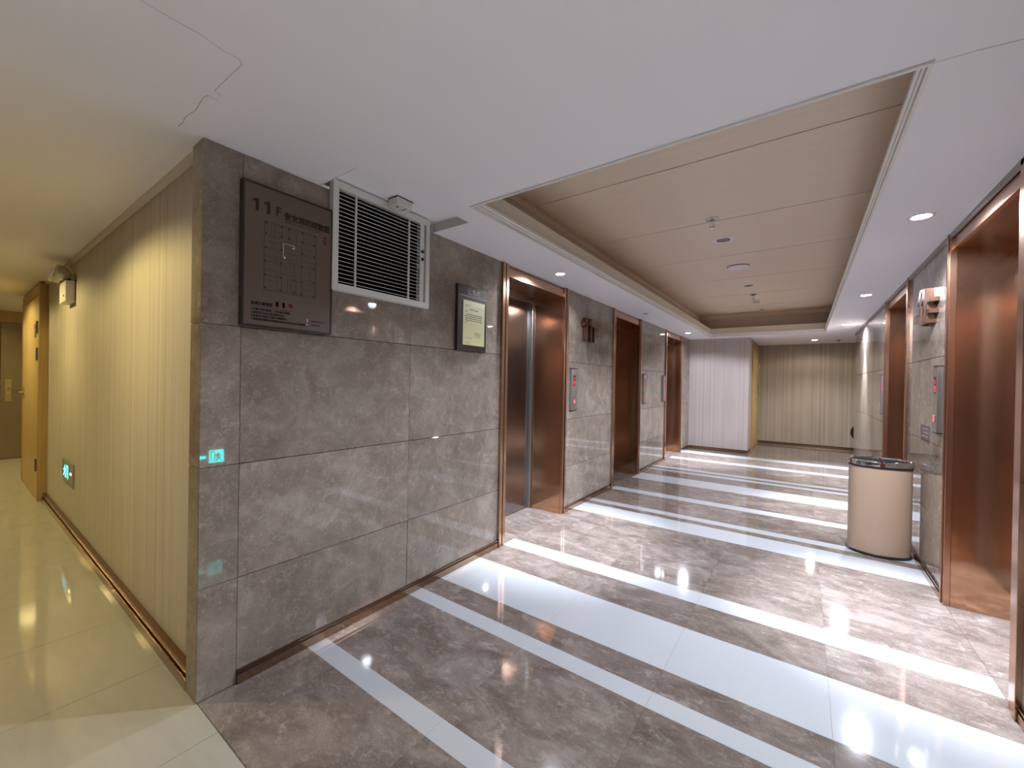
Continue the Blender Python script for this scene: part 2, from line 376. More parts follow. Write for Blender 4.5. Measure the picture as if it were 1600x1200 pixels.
# ------------------------------------------------------------------ ceiling
CX0, CX1, CY0, CY1 = 0.54, 2.57, 1.235, 9.28
NX, NY0, NY1, NZ = 0.35, 0.55, 1.42, 2.664      # raised cut-out round the grille
b = bm_new(); T = 0.30
for (x0, x1, y0, y1) in [(-9.3, 7.5, -2.1, 0.0), (-6.8, -0.14, 0.0, 0.3), (-0.14, 7.5, 0.0, NY0), (NX, 7.5, NY0, CY0), (-0.6, NX, NY1, CY0) if NY1 < CY0 else (0, 0, 0, 0),
                         (-0.6, CX0, NY1, CY1), (NX, CX0, CY0, NY1), (CX1, 7.5, CY0, CY1), (-0.6, 7.5, CY1, 12.3), (-9.3, -6.8, 0.0, 2.1)]:
    if x1 > x0 and y1 > y0: bx(b, x0, x1, y0, y1, H, H + 0.075)
bx(b, -0.1, NX + .02, NY0 - .02, NY1 + .02, NZ, NZ + 0.02)
ceiling = structure(obj('ceiling', b, M['plaster']), 'white plaster ceiling with a long recessed coffer over the lobby')
b = bm_new()   # cut edges of the notch, their shade painted in as greyer plaster
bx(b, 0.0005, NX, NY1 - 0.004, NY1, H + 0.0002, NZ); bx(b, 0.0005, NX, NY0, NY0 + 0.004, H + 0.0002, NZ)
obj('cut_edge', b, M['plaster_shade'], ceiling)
# stepped coffer
prof = [(0.003, H), (0.003, 2.615), (0.010, 2.617), (0.010, 2.630), (0.020, 2.634), (0.020, 2.653), (0.004, 2.656), (0.004, 2.664)]
def loft(profile, m, name, parent):
    bm = bm_new(); rows = []
    for d_, z in profile:
        rows.append([bm.verts.new(p) for p in ((CX0 + d_, CY0 + d_, z), (CX1 - d_, CY0 + d_, z), (CX1 - d_, CY1 - d_, z), (CX0 + d_, CY1 - d_, z))])
    for k in range(len(rows) - 1):
        for i in range(4): bm.faces.new((rows[k][i], rows[k][(i + 1) % 4], rows[k + 1][(i + 1) % 4], rows[k + 1][i]))
    return obj(name, bm, m, parent)
loft([(-0.012, H - 0.001), (-0.010, H - 0.008), (0.003, H - 0.008), (0.003, H)] + prof, M['moulding'], 'crown_moulding', ceiling)
loft([(0.004, 2.664), (-0.01, 2.77), (-0.28, 2.775)], M['cream_paint'], 'cove_lip', ceiling)
loft([(-0.28, 2.775), (-0.28, 3.02)], M['taupe_paint'], 'cove_wall', ceiling)
loft([(-0.28, 3.02), (-0.315, 3.02), (-0.32, 3.15)], M['ceiling_wood'], 'wood_fascia', ceiling)
ZC = 3.11
boxo('coffer_backing', (CX0 - 0.4, CX1 + 0.4, CY0 - 0.4, CY1 + 0.4, ZC + 0.014, ZC + 0.05), M['groove'], ceiling)
ys = [CY0 - 0.33, 1.21] + [2.45 + 1.243 * k for k in range(6)] + [CY1 + 0.33]
for i in range(len(ys) - 1):
    if ys[i + 1] - ys[i] > 0.05:
        boxo('wood_panel', (CX0 - 0.316, CX1 + 0.316, ys[i] + 0.0055, ys[i + 1] - 0.0055, ZC, ZC + 0.012), M['ceiling_wood'], ceiling)
# hairline cracks in the plaster
def crack(pts, w=0.0022):
    bm = bm_new()
    for (p, q) in zip(pts[:-1], pts[1:]):
        p = Vector((*p, 0)); q = Vector((*q, 0)); d_ = (q - p).normalized(); n_ = Vector((-d_.y, d_.x, 0)) * w / 2
        vs4 = [p - n_, p + n_, q + n_, q - n_]
        bm.faces.new([bm.verts.new((v.x, v.y, H - 0.0006)) for v in vs4])
    obj('plaster_crack', bm, M['crack'], ceiling)
crack([(0.0, -0.092), (0.06, -0.09), (0.10, -0.097), (0.20, -0.088), (0.31, -0.098), (0.345, -0.093), (0.34, -0.06)])
crack([(0.385, -0.06), (0.40, -0.088), (0.52, -0.086), (0.63, -0.083), (0.65, -0.10), (0.645, -0.14), (0.66, -0.21), (0.655, -0.32), (0.67, -0.5)], 0.0018)
crack([(2.57, 1.24), (2.68, 1.246), (2.78, 1.262), (2.9, 1.258), (3.05, 1.27)], 0.0018)

# ------------------------------------------------------------------ marble walls
ZR = [0.0, 0.522, 1.083, 1.755, H]
def wall_side(name, side, segs, label):
    """segs: (y0, y1, [vertical joints]) marble-clad pieces between the lift openings"""
    s = 1 if side == 'left' else -1
    X = 0.0 if side == 'left' else W
    bm = bm_new()
    for (a, b_, js) in segs:
        x0, x1 = (X - 0.12 * s, X - 0.012 * s)
        bx(bm, min(x0, x1), max(x0, x1), a + 0.001, b_ - 0.001, 0, H)
    # bands over the openings, above the lift headers
    w_ = obj(name, bm, M['joint_dark']); structure(w_, label)
    g = 0.0018
    for (a, b_, js) in segs:
        cuts = [a] + js + [b_]
        for k in range(len(cuts) - 1):
            for r_ in range(4):
                z0 = ZR[r_] + (0.0 if r_ == 0 else g); z1 = ZR[r_ + 1] - (0.0 if r_ == 3 else g)
                gv = g if r_ == 0 else 0.0005
                y0, y1 = cuts[k] + (0.0 if k == 0 else gv), cuts[k + 1] - (0.0 if k == len(cuts) - 2 else gv)
                x0, x1 = sorted((X - 0.018 * s, X))
                boxo('marble_slab', (x0, x1, y0, y1, z0, z1), M['wall_marble'], w_, bevel=0.0012)
    return w_
wl = wall_side('wall_left', 'left', [(0.165, 2.26, [1.22]), (3.51, 4.91, []), (6.14, 7.65, []), (8.96, 9.79, [])], 'left lobby wall of brown polished marble slabs between the lifts')
wr = wall_side('wall_right', 'right', [(0.0, 2.175, [1.13]), (3.455, 4.80, []), (6.16, 9.98, [7.4, 8.7])], 'right lobby wall of brown polished marble slabs between the lifts')
# marble corner column at the near end of the left wall
b = bm_new(); bx(b, -0.11, -0.02, 0.02, 0.16, 0, H); bx(b, -0.6, -0.13, 0.06, 0.16, 0, H)
cc = structure(obj('wall_corner', b, M['joint_dark']), 'marble-clad corner pier where corridor and lobby meet')
for r_ in range(4):
    boxo('marble_slab', (-0.132, 0.0, 0.0, 0.1645, ZR[r_] + (0.0006 if r_ else 0), ZR[r_ + 1] - (0.0006 if r_ < 3 else 0)), M['wall_marble'], cc, bevel=0.003)
# end of the right wall, closes towards the side passage
b = bm_new(); bx(b, W + 0.02, 7.4, 9.86, 9.98, 0, H)
structure(obj('wall_return', b, M['paper_far']), 'papered wall turning right behind the end of the marble')
b = bm_new(); bx(b, W + 0.0, 7.4, -0.001, 0.10, 0, H)
structure(obj('wall_near_right', b, M['paper_warm']), 'papered corridor wall to the right of the lobby mouth')

# bronze baseboards: strip, dark groove, cap
def base(name, segs, axis, X, s, label):
    bm = bm_new(); dk = bm_new(); cp = bm_new()
    for (a, b_) in segs:
        def put(B, d0, d1, z0, z1):
            lo, hi = sorted((X + d0 * s, X + d1 * s))
            if axis == 'y': bx(B, lo, hi, a, b_, z0, z1)
            else: bx(B, a, b_, lo, hi, z0, z1)
        put(bm, 0.0005, 0.014, 0.0, 0.046); put(dk, 0.0005, 0.004, 0.046, 0.058); put(cp, 0.0005, 0.012, 0.058, 0.068)
    o = obj(name, bm, M['bronze_base']); structure(o, label)
    obj('baseboard_groove', dk, M['groove'], o); obj('baseboard_cap', cp, M['bronze_dark'], o)
base('baseboard_left', [(0.165, 2.255), (3.515, 4.905), (6.145, 7.645), (8.965, 9.775)], 'y', 0.0, 1, 'bronze skirting along the left marble wall')
base('baseboard_right', [(0.02, 2.17), (3.46, 4.795), (6.165, 9.98)], 'y', W, -1, 'bronze skirting along the right marble wall')
# grey shadow-gap trim at the ceiling line of the right wall
t1 = boxo('trim_1', (W - 0.014, W - 0.0005, 0.0, 9.98, H - 0.032, H - 0.0005), plain('trim_grey', (0.36, 0.31, 0.30), 0.5)); structure(t1, 'grey trim along the top of the right marble wall')

# ------------------------------------------------------------------ corridor walls
YP = 0.04
XE = -5.07
cw = boxo('wall_corridor', (XE - 1.73, -0.1325, YP, YP + 0.12, 0, H), M['paper_warm']); structure(cw, 'long corridor wall in beige striped paper')
bm = bm_new(); bx(bm, XE + 0.001, -0.1335, -0.001, YP - 0.0005, 0.0, 0.05)
o = obj('baseboard_corridor', bm, M['bronze_base']); structure(o, 'bronze skirting under the striped corridor paper')
boxo('baseboard_groove', (XE + 0.001, -0.1335, 0.016, YP - 0.0005, 0.05, 0.062), M['groove'], o)
boxo('baseboard_cap', (XE + 0.001, -0.1335, 0.010, YP - 0.0005, 0.062, 0.092), M['bronze_dark'], o)
t2 = boxo('trim_2', (XE + 0.001, -0.1335, 0.012, YP - 0.0005, H - 0.03, H - 0.0005), M['cream_paint']); structure(t2, 'thin cream trim at the top of the corridor paper')
# back wall of the corridor behind the camera, and the far ends
structure(boxo('wall_back', (-9.3, 7.5, -2.1, -2.0, 0, H), M['unseen_back_dark']), 'unseen corridor wall opposite the lobby, dark finish made up for the jamb reflections')
structure(boxo('wall_east', (7.4, 7.5, -2.0, 12.3, 0, H), M['paper_warm']), 'far right wall of the corridor')
structure(boxo('wall_cross', (-9.3, -6.8, 2.0, 2.1, 0, H), M['paper_warm']), 'end wall of the cross corridor')
structure(boxo('wall_cross_side', (-6.9, -6.805, YP + 0.125, 2.0, 0, H), M['paper_warm']), 'side wall of the cross corridor')
XF = -9.13
wf = boxo('wall_far_left', (XF - 0.15, XF - 0.03, -2.0, 2.0, 0, H), M['frame_wood']); structure(wf, 'wood-clad wall at the far end of the corridor')
# wood service door in the corridor wall
d1 = thing('door_1', 'light wooden service door with steel hinges in the corridor wall', None, (XE - 0.86, -0.02, 0), kind='structure')
bm = bm_new()
bx(bm, XE - 0.10, XE, -0.03, YP - 0.0005, 0, 2.575); bx(bm, -6.8, -6.70, -0.03, YP - 0.0005, 0, 2.575); bx(bm, -6.70, XE - 0.10, -0.03, YP - 0.0005, 2.45, 2.575)
obj('door_frame', bm, M['frame_wood'], d1)
boxo('door_leaf', (-6.695, XE - 0.103, -0.028, 0.03, 0.008, 2.445), M['door_wood'], d1, bevel=0.002)
for z in (2.06, 1.74, 0.42):
    bm = bm_new(); rod(bm, (XE - 0.10, -0.036, z - 0.075), (XE - 0.10, -0.036, z + 0.075), 0.011); bx(bm, XE - 0.14, XE - 0.065, -0.032, -0.0285, z - 0.07, z + 0.07)
    obj('hinge', bm, M['hinge'], d1)
boxo('door_plaque', (-5.50, -5.30, -0.031, -0.0285, 1.95, 2.12), M['plaque'], d1)
bm = bm_new(); rod(bm, (-6.58, -0.075, 1.24), (-6.58, -0.028, 1.24), 0.02, 14); bx(bm, -6.60, -6.56, -0.034, -0.0285, 1.17, 1.31)
obj('door_lock', bm, M['hinge'], d1)
# metal door at the far end
d2 = thing('door_2', 'brushed metal door with lever handle in wood surround at the corridor end', None, (XF, -0.4, 0), kind='structure')
bm = bm_new(); bx(bm, XF - 0.029, XF, 0.165, 2.0, 0.0, H - 0.001); bx(bm, XF - 0.029, XF, -2.0, -1.15, 0.0, H - 0.001); bx(bm, XF - 0.029, XF, -1.15, 0.165, 2.40, H - 0.001)
obj('door_surround', bm, M['door_wood'], d2)
boxo('door_leaf', (XF - 0.028, XF - 0.006, -0.10, 0.155, 0.01, 2.395), M['far_door'], d2)
boxo('door_leaf', (XF - 0.028, XF - 0.006, -1.14, -0.11, 0.01, 2.395), M['far_door'], d2)
boxo('lock_plate', (XF - 0.006, XF + 0.006, -0.055, 0.022, 1.01, 1.40), M['brass'], d2, bevel=0.002)
bm = bm_new(); rod(bm, (XF + 0.006, -0.02, 1.25), (XF + 0.05, -0.02, 1.25), 0.012); rod(bm, (XF + 0.045, -0.03, 1.25), (XF + 0.045, 0.125, 1.245), 0.011); rod(bm, (XF + 0.004, -0.015, 1.16), (XF + 0.016, -0.015, 1.16), 0.016)
obj('lever_handle', bm, M['chrome'], d2, smooth=True)

# ------------------------------------------------------------------ far end of the lobby
YE = 9.79; XEND = 1.24
w1 = boxo('wall_end', (-0.1, XEND, YE, 12.05, 0, H), M['paper_pale']); structure(w1, 'pale striped end wall beside the third left lift')
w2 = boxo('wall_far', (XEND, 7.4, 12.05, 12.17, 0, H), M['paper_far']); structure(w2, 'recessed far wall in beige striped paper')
base('baseboard_end', [(0.015, XEND + 0.014)], 'x', YE, -1, 'bronze skirting under the pale end wall')
base('baseboard_end_side', [(YE - 0.0, 10.38)], 'y', XEND, 1, 'short bronze skirting on the side of the end wall')
base('baseboard_far', [(XEND + 0.02, 7.3)], 'x', 12.05, -1, 'bronze skirting under the far wall')
d3 = thing('door_3', 'yellowish wooden door set in the side of the end wall', None, (XEND, 11.1, 0), kind='structure')
bm = bm_new()
bx(bm, XEND + 0.0005, XEND + 0.03, 10.40, 10.50, 0, 2.50); bx(bm, XEND + 0.0005, XEND + 0.03, 11.86, 11.95, 0, 2.50); bx(bm, XEND + 0.0005, XEND + 0.03, 10.50, 11.86, 2.41, 2.50)
obj('door_frame', bm, M['frame_wood'], d3)
boxo('door_leaf', (XEND + 0.0005, XEND + 0.018, 10.503, 11.857, 0.01, 2.405), M['door_wood'], d3)
bm = bm_new(); rod(bm, (XEND + 0.018, 11.0, 1.2), (XEND + 0.06, 11.0, 1.2), 0.012); rod(bm, (XEND + 0.055, 10.99, 1.2), (XEND + 0.055, 11.13, 1.2), 0.011); obj('lever_handle', bm, M['brass'], d3)
for z in (2.02, 1.5, 0.3):
    bm = bm_new(); rod(bm, (XEND + 0.034, 11.86, z - 0.07), (XEND + 0.034, 11.86, z + 0.07), 0.012); obj('hinge', bm, M['chrome'], d3)

# ------------------------------------------------------------------ lifts
NAMES = ['nearest lift opening in the left wall, its steel door in view', 'middle lift opening in the left wall', 'farthest lift opening in the left wall beside the pale end wall',
         'nearest lift opening in the right wall beside the waste bin', 'second lift opening in the right wall']
def lift(i, side, y0, y1):
    s = 1 if side == 'left' else -1
    X = 0.0 if side == 'left' else W
    def B(bm, d0, d1, a, b_, z0, z1, bevel=0.0):   # d = distance out of the wall into the lobby (negative: into the wall)
        lo, hi = sorted((X + d0 * s, X + d1 * s)); bx(bm, lo, hi, a, b_, z0, z1, bevel)
    root = thing('door_%d' % (4 + i), NAMES[i] + ', framed in bronze', None, (X, (y0 + y1) / 2, 0), kind='structure')
    zt, zs = H - 0.001, 2.49
    wn = 0.10
    for (a, dr, w_) in ((y0, 1, wn), (y1, -1, 0.06)):
        bm = bm_new(); dk = bm_new()
        def seg(B_, e0, e1, p0, p1):
            lo, hi = sorted((a + e0 * dr, a + e1 * dr)); B(B_, p0, p1, lo, hi, 0.0, zt, 0.002 if B_ is bm else 0)
        seg(bm, 0.0, w_ * 0.38, -0.02, 0.022); seg(dk, w_ * 0.38, w_ * 0.62, -0.02, 0.002); seg(bm, w_ * 0.62, w_, -0.02, 0.014)
        f = obj('door_frame', bm, M['bronze_bright'], root); obj('frame_groove', dk, M['groove'], f)
        bm = bm_new(); lo, hi = sorted((a + (w_ - 0.015) * dr, a + w_ * dr)); B(bm, -0.40, -0.0205, lo, hi, 0, zt)
        obj('jamb', bm, M['bronze'], root)
    bm = bm_new(); B(bm, -0.03, -0.004, y0 + wn + 0.0005, y1 - 0.0605, zs, 2.568); obj('header', bm, M['bronze_bright'], root)
    bm = bm_new(); B(bm, -0.03, -0.012, y0 + wn + 0.0005, y1 - 0.0605, 2.568, zt); obj('header_shade_groove', bm, M['bronze_dark'], root)  # recessed darker strip puts in the shadow along the header top
    bm = bm_new(); B(bm, -0.40, -0.0305, y0 + wn + 0.0005, y1 - 0.0605, zs, zs + 0.02); obj('soffit', bm, M['bronze_dark'], root)
    bm = bm_new(); B(bm, -0.44, -0.401, y0 + wn - 0.015, y1 - 0.045, 2.462, zs + 0.02); obj('door_track', bm, M['steel_light'], root)
    ym = (y0 + wn + y1 - 0.06) / 2
    for (a, b_) in ((y0 + wn + 0.035, ym - 0.0015), (ym + 0.0015, y1 - 0.095)):
        bm = bm_new(); B(bm, -0.47, -0.445, a, b_, 0.004, 2.46, 0.0015); obj('door_leaf', bm, M['steel'], root)
    for (a, b_) in ((y0 + wn - 0.015, y0 + wn + 0.032), (y1 - 0.092, y1 - 0.045)):
        bm = bm_new(); B(bm, -0.46, -0.405, a, b_, 0, 2.46, 0.002); obj('door_jamb_strip', bm, M['steel_light'], root)
    bm = bm_new(); B(bm, -0.50, -0.475, y0 + 0.02, y1 - 0.02, 0, H); obj('shaft_backing', bm, M['groove'], root)
    bm = bm_new(); B(bm, -0.46, -0.44, y0 + wn, y1 - 0.06, 0.0, 0.003); obj('sill', bm, M['steel_light'], root)
for i, (s, a, b_) in enumerate(LIFTS): lift(i, s, a, b_)

# ------------------------------------------------------------------ ceiling fixtures
def downlight(x, y, z, r, state, label, key=None, group=None):
    t = thing('ceiling_light', label, 'ceiling light', (x, y, z), group)
    bm = bm_new(); ring(bm, (x, y, z), (0, 0, -1), [(r * 1.38, 0.0003), (r * 1.36, 0.003), (r * 1.05, 0.006), (r * 0.95, 0.004), (r * 0.95, 0.001)], 32, False, False)
    obj('trim_ring', bm, M['ring_white'], t, True)
    bm = bm_new(); ring(bm, (x, y, z), (0, 0, -1), [(r * 0.95, 0.0008), (r * 0.9, 0.0025), (0.001, 0.0032)], 24, True, True)
    obj('lens', bm, {'on': M['lamp_on'], 'dim': M['lamp_dim'], 'off': M['lens_off'], 'warm': M['lamp_warm']}[state], t, True)
    if key:
        lx, ly, c, wt, cone = LIGHTS[key]
        ld = bpy.data.lights.new('lamp_' + key, 'SPOT'); ld.energy = wt; ld.color = c; ld.spot_size = math.radians(cone); ld.spot_blend = 0.75
        ld.shadow_soft_size = 0.035
        lo = bpy.data.objects.new('lamp_light', ld); col.objects.link(lo); lo.parent = t; lo.location = (0, 0, -0.02)
        ld = bpy.data.lights.new('spill_' + key, 'SPOT'); ld.energy = SPILL[key]; ld.color = c; ld.spot_size = math.radians(162); ld.spot_blend = 0.3
        ld.shadow_soft_size = 0.05
        lo = bpy.data.objects.new('lamp_light', ld); col.objects.link(lo); lo.parent = t; lo.location = (0, 0, -0.022)
GL = 'round downlights along the lobby ceiling'
downlight(2.83, 2.91, H, 0.05, 'on', 'bright round downlight in front of the nearest right lift', 'right_1', GL)
downlight(2.82, 5.61, H, 0.05, 'on', 'bright round downlight above the second right lift', 'right_2', GL)
downlight(2.81, 8.37, H, 0.05, 'on', 'round downlight farthest along the right wall', 'right_3', GL)
downlight(0.24, 2.91, H, 0.045, 'dim', 'round downlight above the nearest left lift', 'left_1', GL)
downlight(0.24, 5.63, H, 0.045, 'off', 'unlit dark downlight above the middle left lift', None, GL)
downlight(0.257, 8.37, H, 0.045, 'on', 'round downlight above the farthest left lift', 'left_3', GL)
downlight(2.43, 10.99, H, 0.055, 'on', 'round downlight on the plaster in front of the far striped wall', 'end', GL)
downlight(2.45, -0.15, H, 0.045, 'dim', 'added fill downlight at the lobby mouth, right side', 'lobby_near_fill', GL)
GC = 'warm downlights along the corridor ceiling'
for key, lab in (('corridor_1', 'warm corridor downlight nearest the marble corner'), ('corridor_2', 'warm corridor downlight by the emergency lamp'),
                 ('corridor_3', 'warm corridor downlight by the service door'), ('corridor_4', 'warm downlight in the cross corridor'), ('corridor_0', 'added fill downlight to the right of the lobby mouth'),
                 ('corridor_a', 'added fill downlight behind the camera'), ('corridor_b', 'added fill downlight against the back wall near the marble corner')):
    lx, ly = LIGHTS[key][:2]
    downlight(lx, ly, H, 0.05, 'warm' if key[-1] in '1234' else 'dim', lab, key, GC)
# fixtures on the wooden coffer
downlight(1.50, 4.30, ZC, 0.072, 'off', 'unlit recessed spotlight nearer to the camera on the wooden coffer')
downlight(1.50, 6.78, ZC, 0.07, 'off', 'unlit recessed spotlight beyond the white disc on the wooden coffer')
downlight(1.50, 9.22, ZC, 0.06, 'off', 'unlit recessed spotlight at the far end of the wooden coffer')
t = thing('ceiling_speaker', 'large white round disc with a dark rim on the wooden coffer', 'speaker', (1.50, 5.52, ZC))
bm = bm_new(); ring(bm, (1.50, 5.52, ZC), (0, 0, -1), [(0.132, 0.0003), (0.132, 0.006)], 36); obj('rim', bm, M['groove'], t)
bm = bm_new(); ring(bm, (1.50, 5.52, ZC), (0, 0, -1), [(0.127, 0.0062), (0.127, 0.014), (0.10, 0.022), (0.001, 0.024)], 36); obj('cover', bm, M['ring_white'], t, True)
def sprinkler(x, y, z, label, m, s=1.0):
    t = thing('sprinkler', label, 'sprinkler', (x, y, z), 'fire sprinklers')
    bm = bm_new(); ring(bm, (x, y, z), (0, 0, -1), [(0.040 * s, 0.0003), (0.040 * s, 0.004), (0.014 * s, 0.010), (0.012 * s, 0.022)], 20); obj('escutcheon', bm, m, t, True)
    bm = bm_new()
    rod(bm, (x, y, z - 0.02), (x, y, z - 0.055 * s), 0.004 * s, 8)
    for q in (-1, 1):
        rod(bm, (x + q * 0.011 * s, y, z - 0.02), (x + q * 0.014 * s, y, z - 0.045 * s), 0.0028 * s, 6); rod(bm, (x + q * 0.014 * s, y, z - 0.045 * s), (x, y, z - 0.060 * s), 0.0028 * s, 6)
    obj('frame_arms', bm, M['chrome'], t)
    bm = bm_new(); ring(bm, (x, y, z), (0, 0, -1), [(0.018 * s, 0.060 * s), (0.018 * s, 0.062 * s)], 14); obj('deflector', bm, M['chrome'], t)
sprinkler(1.50, 3.62, ZC, 'chrome sprinkler on the nearest visible joint of the wooden coffer', M['steel_light'], 1.5)
sprinkler(1.50, 7.55, ZC, 'small sprinkler on the wooden coffer in front of the smoke detector', M['plaque'], 1.4)
sprinkler(2.87, 11.2, H, 'small sprinkler on the plaster near the far wall', M['plaque'], 1.3)
t = thing('smoke_detector', 'white round smoke detector on the wooden coffer', 'detector', (1.50, 8.15, ZC))
bm = bm_new(); ring(bm, (1.50, 8.15, ZC), (0, 0, -1), [(0.062, 0.0003), (0.062, 0.018), (0.058, 0.022)], 24); obj('base', bm, M['ring_white'], t, True)
bm = bm_new(); ring(bm, (1.50, 8.15, ZC), (0, 0, -1), [(0.05, 0.022), (0.055, 0.034), (0.046, 0.058), (0.02, 0.066)], 24); obj('sensor_head', bm, M['white_plastic'], t, True)

# ------------------------------------------------------------------ evacuation sign
SX = 0.034
sg = thing('evacuation_sign', 'brown evacuation plan board headed 11F with dark frame on marble', 'sign', (0.0, 0.38, 1.757))
SY0, SY1, SZ0, SZ1 = 0.150, 0.612, 1.760, 2.470
bm = bm_new(); fwid = 0.009
bx(bm, 0.001, SX + 0.003, SY0, SY0 + fwid, SZ0, SZ1); bx(bm, 0.001, SX + 0.003, SY1 - fwid, SY1, SZ0, SZ1)
bx(bm, 0.001, SX + 0.003, SY0 + fwid, SY1 - fwid, SZ0, SZ0 + fwid); bx(bm, 0.001, SX + 0.003, SY0 + fwid, SY1 - fwid, SZ1 - fwid, SZ1)
obj('frame', bm, M['sign_frame'], sg)
boxo('face', (0.001, SX, SY0 + fwid, SY1 - fwid, SZ0 + fwid, SZ1 - fwid), M['sign_face'], sg)
TX = SX + 0.0006
def bold(body, size, y, z, width, m, parent=sg, facing='+x', x=TX, wt=0.0012, name='lettering'):
    o = text(body, size, (x, y, z), facing, m, parent, name, 0.0004, width)
    me = o.data
    if wt:   # thicken strokes by adding shifted copies
        bm = bmesh.new(); bm.from_mesh(me); src = list(bm.faces)
        for (dy, dz) in ((wt, 0), (0, wt), (wt, wt)):
            g = bmesh.ops.duplicate(bm, geom=list(bm.verts)[:0] + src)
            vv = [e for e in g['geom'] if isinstance(e, bmesh.types.BMVert)]
            for v in vv: v.co.y += dy; v.co.z += dz; v.co.x += 0.00001
        bm.to_mesh(me); bm.free()
    return o
def flat(name, pts, m):
    bm = bm_new(); a = [bm.verts.new((SX, y, z)) for y, z in pts]; b2 = [bm.verts.new((TX, y, z)) for y, z in pts]
    k_ = len(pts); bm.faces.new(a); bm.faces.new(b2[::-1])
    for i_ in range(k_): bm.faces.new((a[i_], a[(i_ + 1) % k_], b2[(i_ + 1) % k_], b2[i_]))
    return obj(name, bm, m, sg)
for y0_ in (0.194, 0.247):
    flat('digit', [(y0_ + 0.013, 2.332), (y0_ + 0.028, 2.332), (y0_ + 0.028, 2.394), (y0_ + 0.013, 2.394), (y0_, 2.386), (y0_, 2.374), (y0_ + 0.013, 2.380)], M['sign_ink'])
flat('letter', [(0.304, 2.340), (0.314, 2.340), (0.314, 2.359), (0.327, 2.359), (0.327, 2.367), (0.314, 2.367), (0.314, 2.377), (0.330, 2.377), (0.330, 2.385), (0.304, 2.385)], M['sign_ink'])
bold('安全消防疏散图', 0.041, 0.345, 2.336, 0.243, M['sign_ink'], wt=0.0009)
text('Safety evacuation plan', 0.018, (TX, 0.349, 2.318), '+x', M['sign_line'], sg, 'lettering', 0.0003, 0.20)
bold('如遇火警请拨', 0.020, 0.192, 1.869, 0.100, M['sign_ink'], wt=0.0005)
for q_, ch_ in enumerate('119'): bold(ch_, 0.040, 0.308 + 0.032 * q_, 1.871, 0.012 if ch_ == '1' else 0.020, M['sign_red'], wt=0.0008, name='red_digit')
boxo('rule', (SX, TX, 0.190, 0.388, 1.8585, 1.8600), M['sign_ink'], sg)
for k, (s_, w_) in enumerate((('1.火警时请勿惊慌，切勿乘坐电梯。', 0.19), ('2.熟悉安全出口和疏散方向。', 0.16), ('3.用湿毛巾捂住口鼻并弯腰前行。', 0.175), ('4.请按照本图指示的路线从最近的安全出口迅速疏散。', 0.275))):
    bold(s_, 0.0125, 0.192, 1.842 - 0.0165 * k, w_, M['sign_ink'], wt=0.0004)
for z_, s_ in ((1.817, '疏散路线指示'), (1.797, '现在位置')):
    text(s_, 0.0125, (TX, 0.494, z_), '+x', M['sign_ink'], sg, 'lettering', 0.0003)
bm = bm_new(); bx(bm, SX, TX, 0.470, 0.474, 1.815, 1.832); bx(bm, SX, TX, 0.463, 0.477, 1.799, 1.802); obj('route_key', bm, M['sign_white'], sg)
bm = bm_new(); bx(bm, SX, TX, 0.555, 0.575, 2.262, 2.305); o = obj('compass_mark', bm, plain('dark_red', (0.10, 0.012, 0.012), 0.5), sg)
bm = bm_new(); bx(bm, TX, TX + 0.0004, 0.5635, 0.5665, 2.27, 2.298); bx(bm, TX, TX + 0.0004, 0.5585, 0.5715, 2.286, 2.289); obj('compass_arrow', bm, M['sign_face'], sg)
# floor plan lines
bm = bm_new(); PY0, PY1, PZ0, PZ1 = 0.249, 0.515, 1.951, 2.294
def hl(y0, y1, z, w=0.0014): bx(bm, SX, TX, PY0 + y0 * (PY1 - PY0), PY0 + y1 * (PY1 - PY0), PZ0 + z * (PZ1 - PZ0) - w / 2, PZ0 + z * (PZ1 - PZ0) + w / 2)
def vl(y, z0, z1, w=0.0014): bx(bm, SX, TX, PY0 + y * (PY1 - PY0) - w / 2, PY0 + y * (PY1 - PY0) + w / 2, PZ0 + z0 * (PZ1 - PZ0), PZ0 + z1 * (PZ1 - PZ0))
hl(0, 1, 0, .002); hl(0, 1, 1, .002); vl(0, 0, 1, .002); vl(1, 0, 1, .002)
for z in (0.14, 0.22, 0.30, 0.42, 0.50, 0.62, 0.72, 0.80): hl(0, 0.24 if z in (0.14, 0.30) else 0.30, z)
for z in (0.10, 0.18, 0.26, 0.38, 0.46, 0.55, 0.64, 0.74, 0.84): hl(0.74, 1, z)
for y in (0.12, 0.18, 0.32, 0.46, 0.60, 0.74): vl(y, 0.78, 1)
for y in (0.24, 0.32, 0.44, 0.50, 0.60, 0.72): vl(y, 0, 0.24)
vl(0.30, 0.28, 0.76); vl(0.70, 0.26, 0.80); hl(0.30, 0.70, 0.28); hl(0.36, 0.70, 0.76); vl(0.88, 0.2, 0.5); vl(0.22, 0.42, 0.55); vl(0.13, 0.62, 0.75); hl(0.4, 0.66, 0.60); hl(0.4, 0.62, 0.52); hl(0.42, 0.66, 0.46); vl(0.48, 0.36, 0.52); vl(0.56, 0.30, 0.46); hl(0.4, 0.66, 0.68)
obj('floor_plan', bm, M['sign_line'], sg)['kind'] = 'stuff'
bm = bm_new()
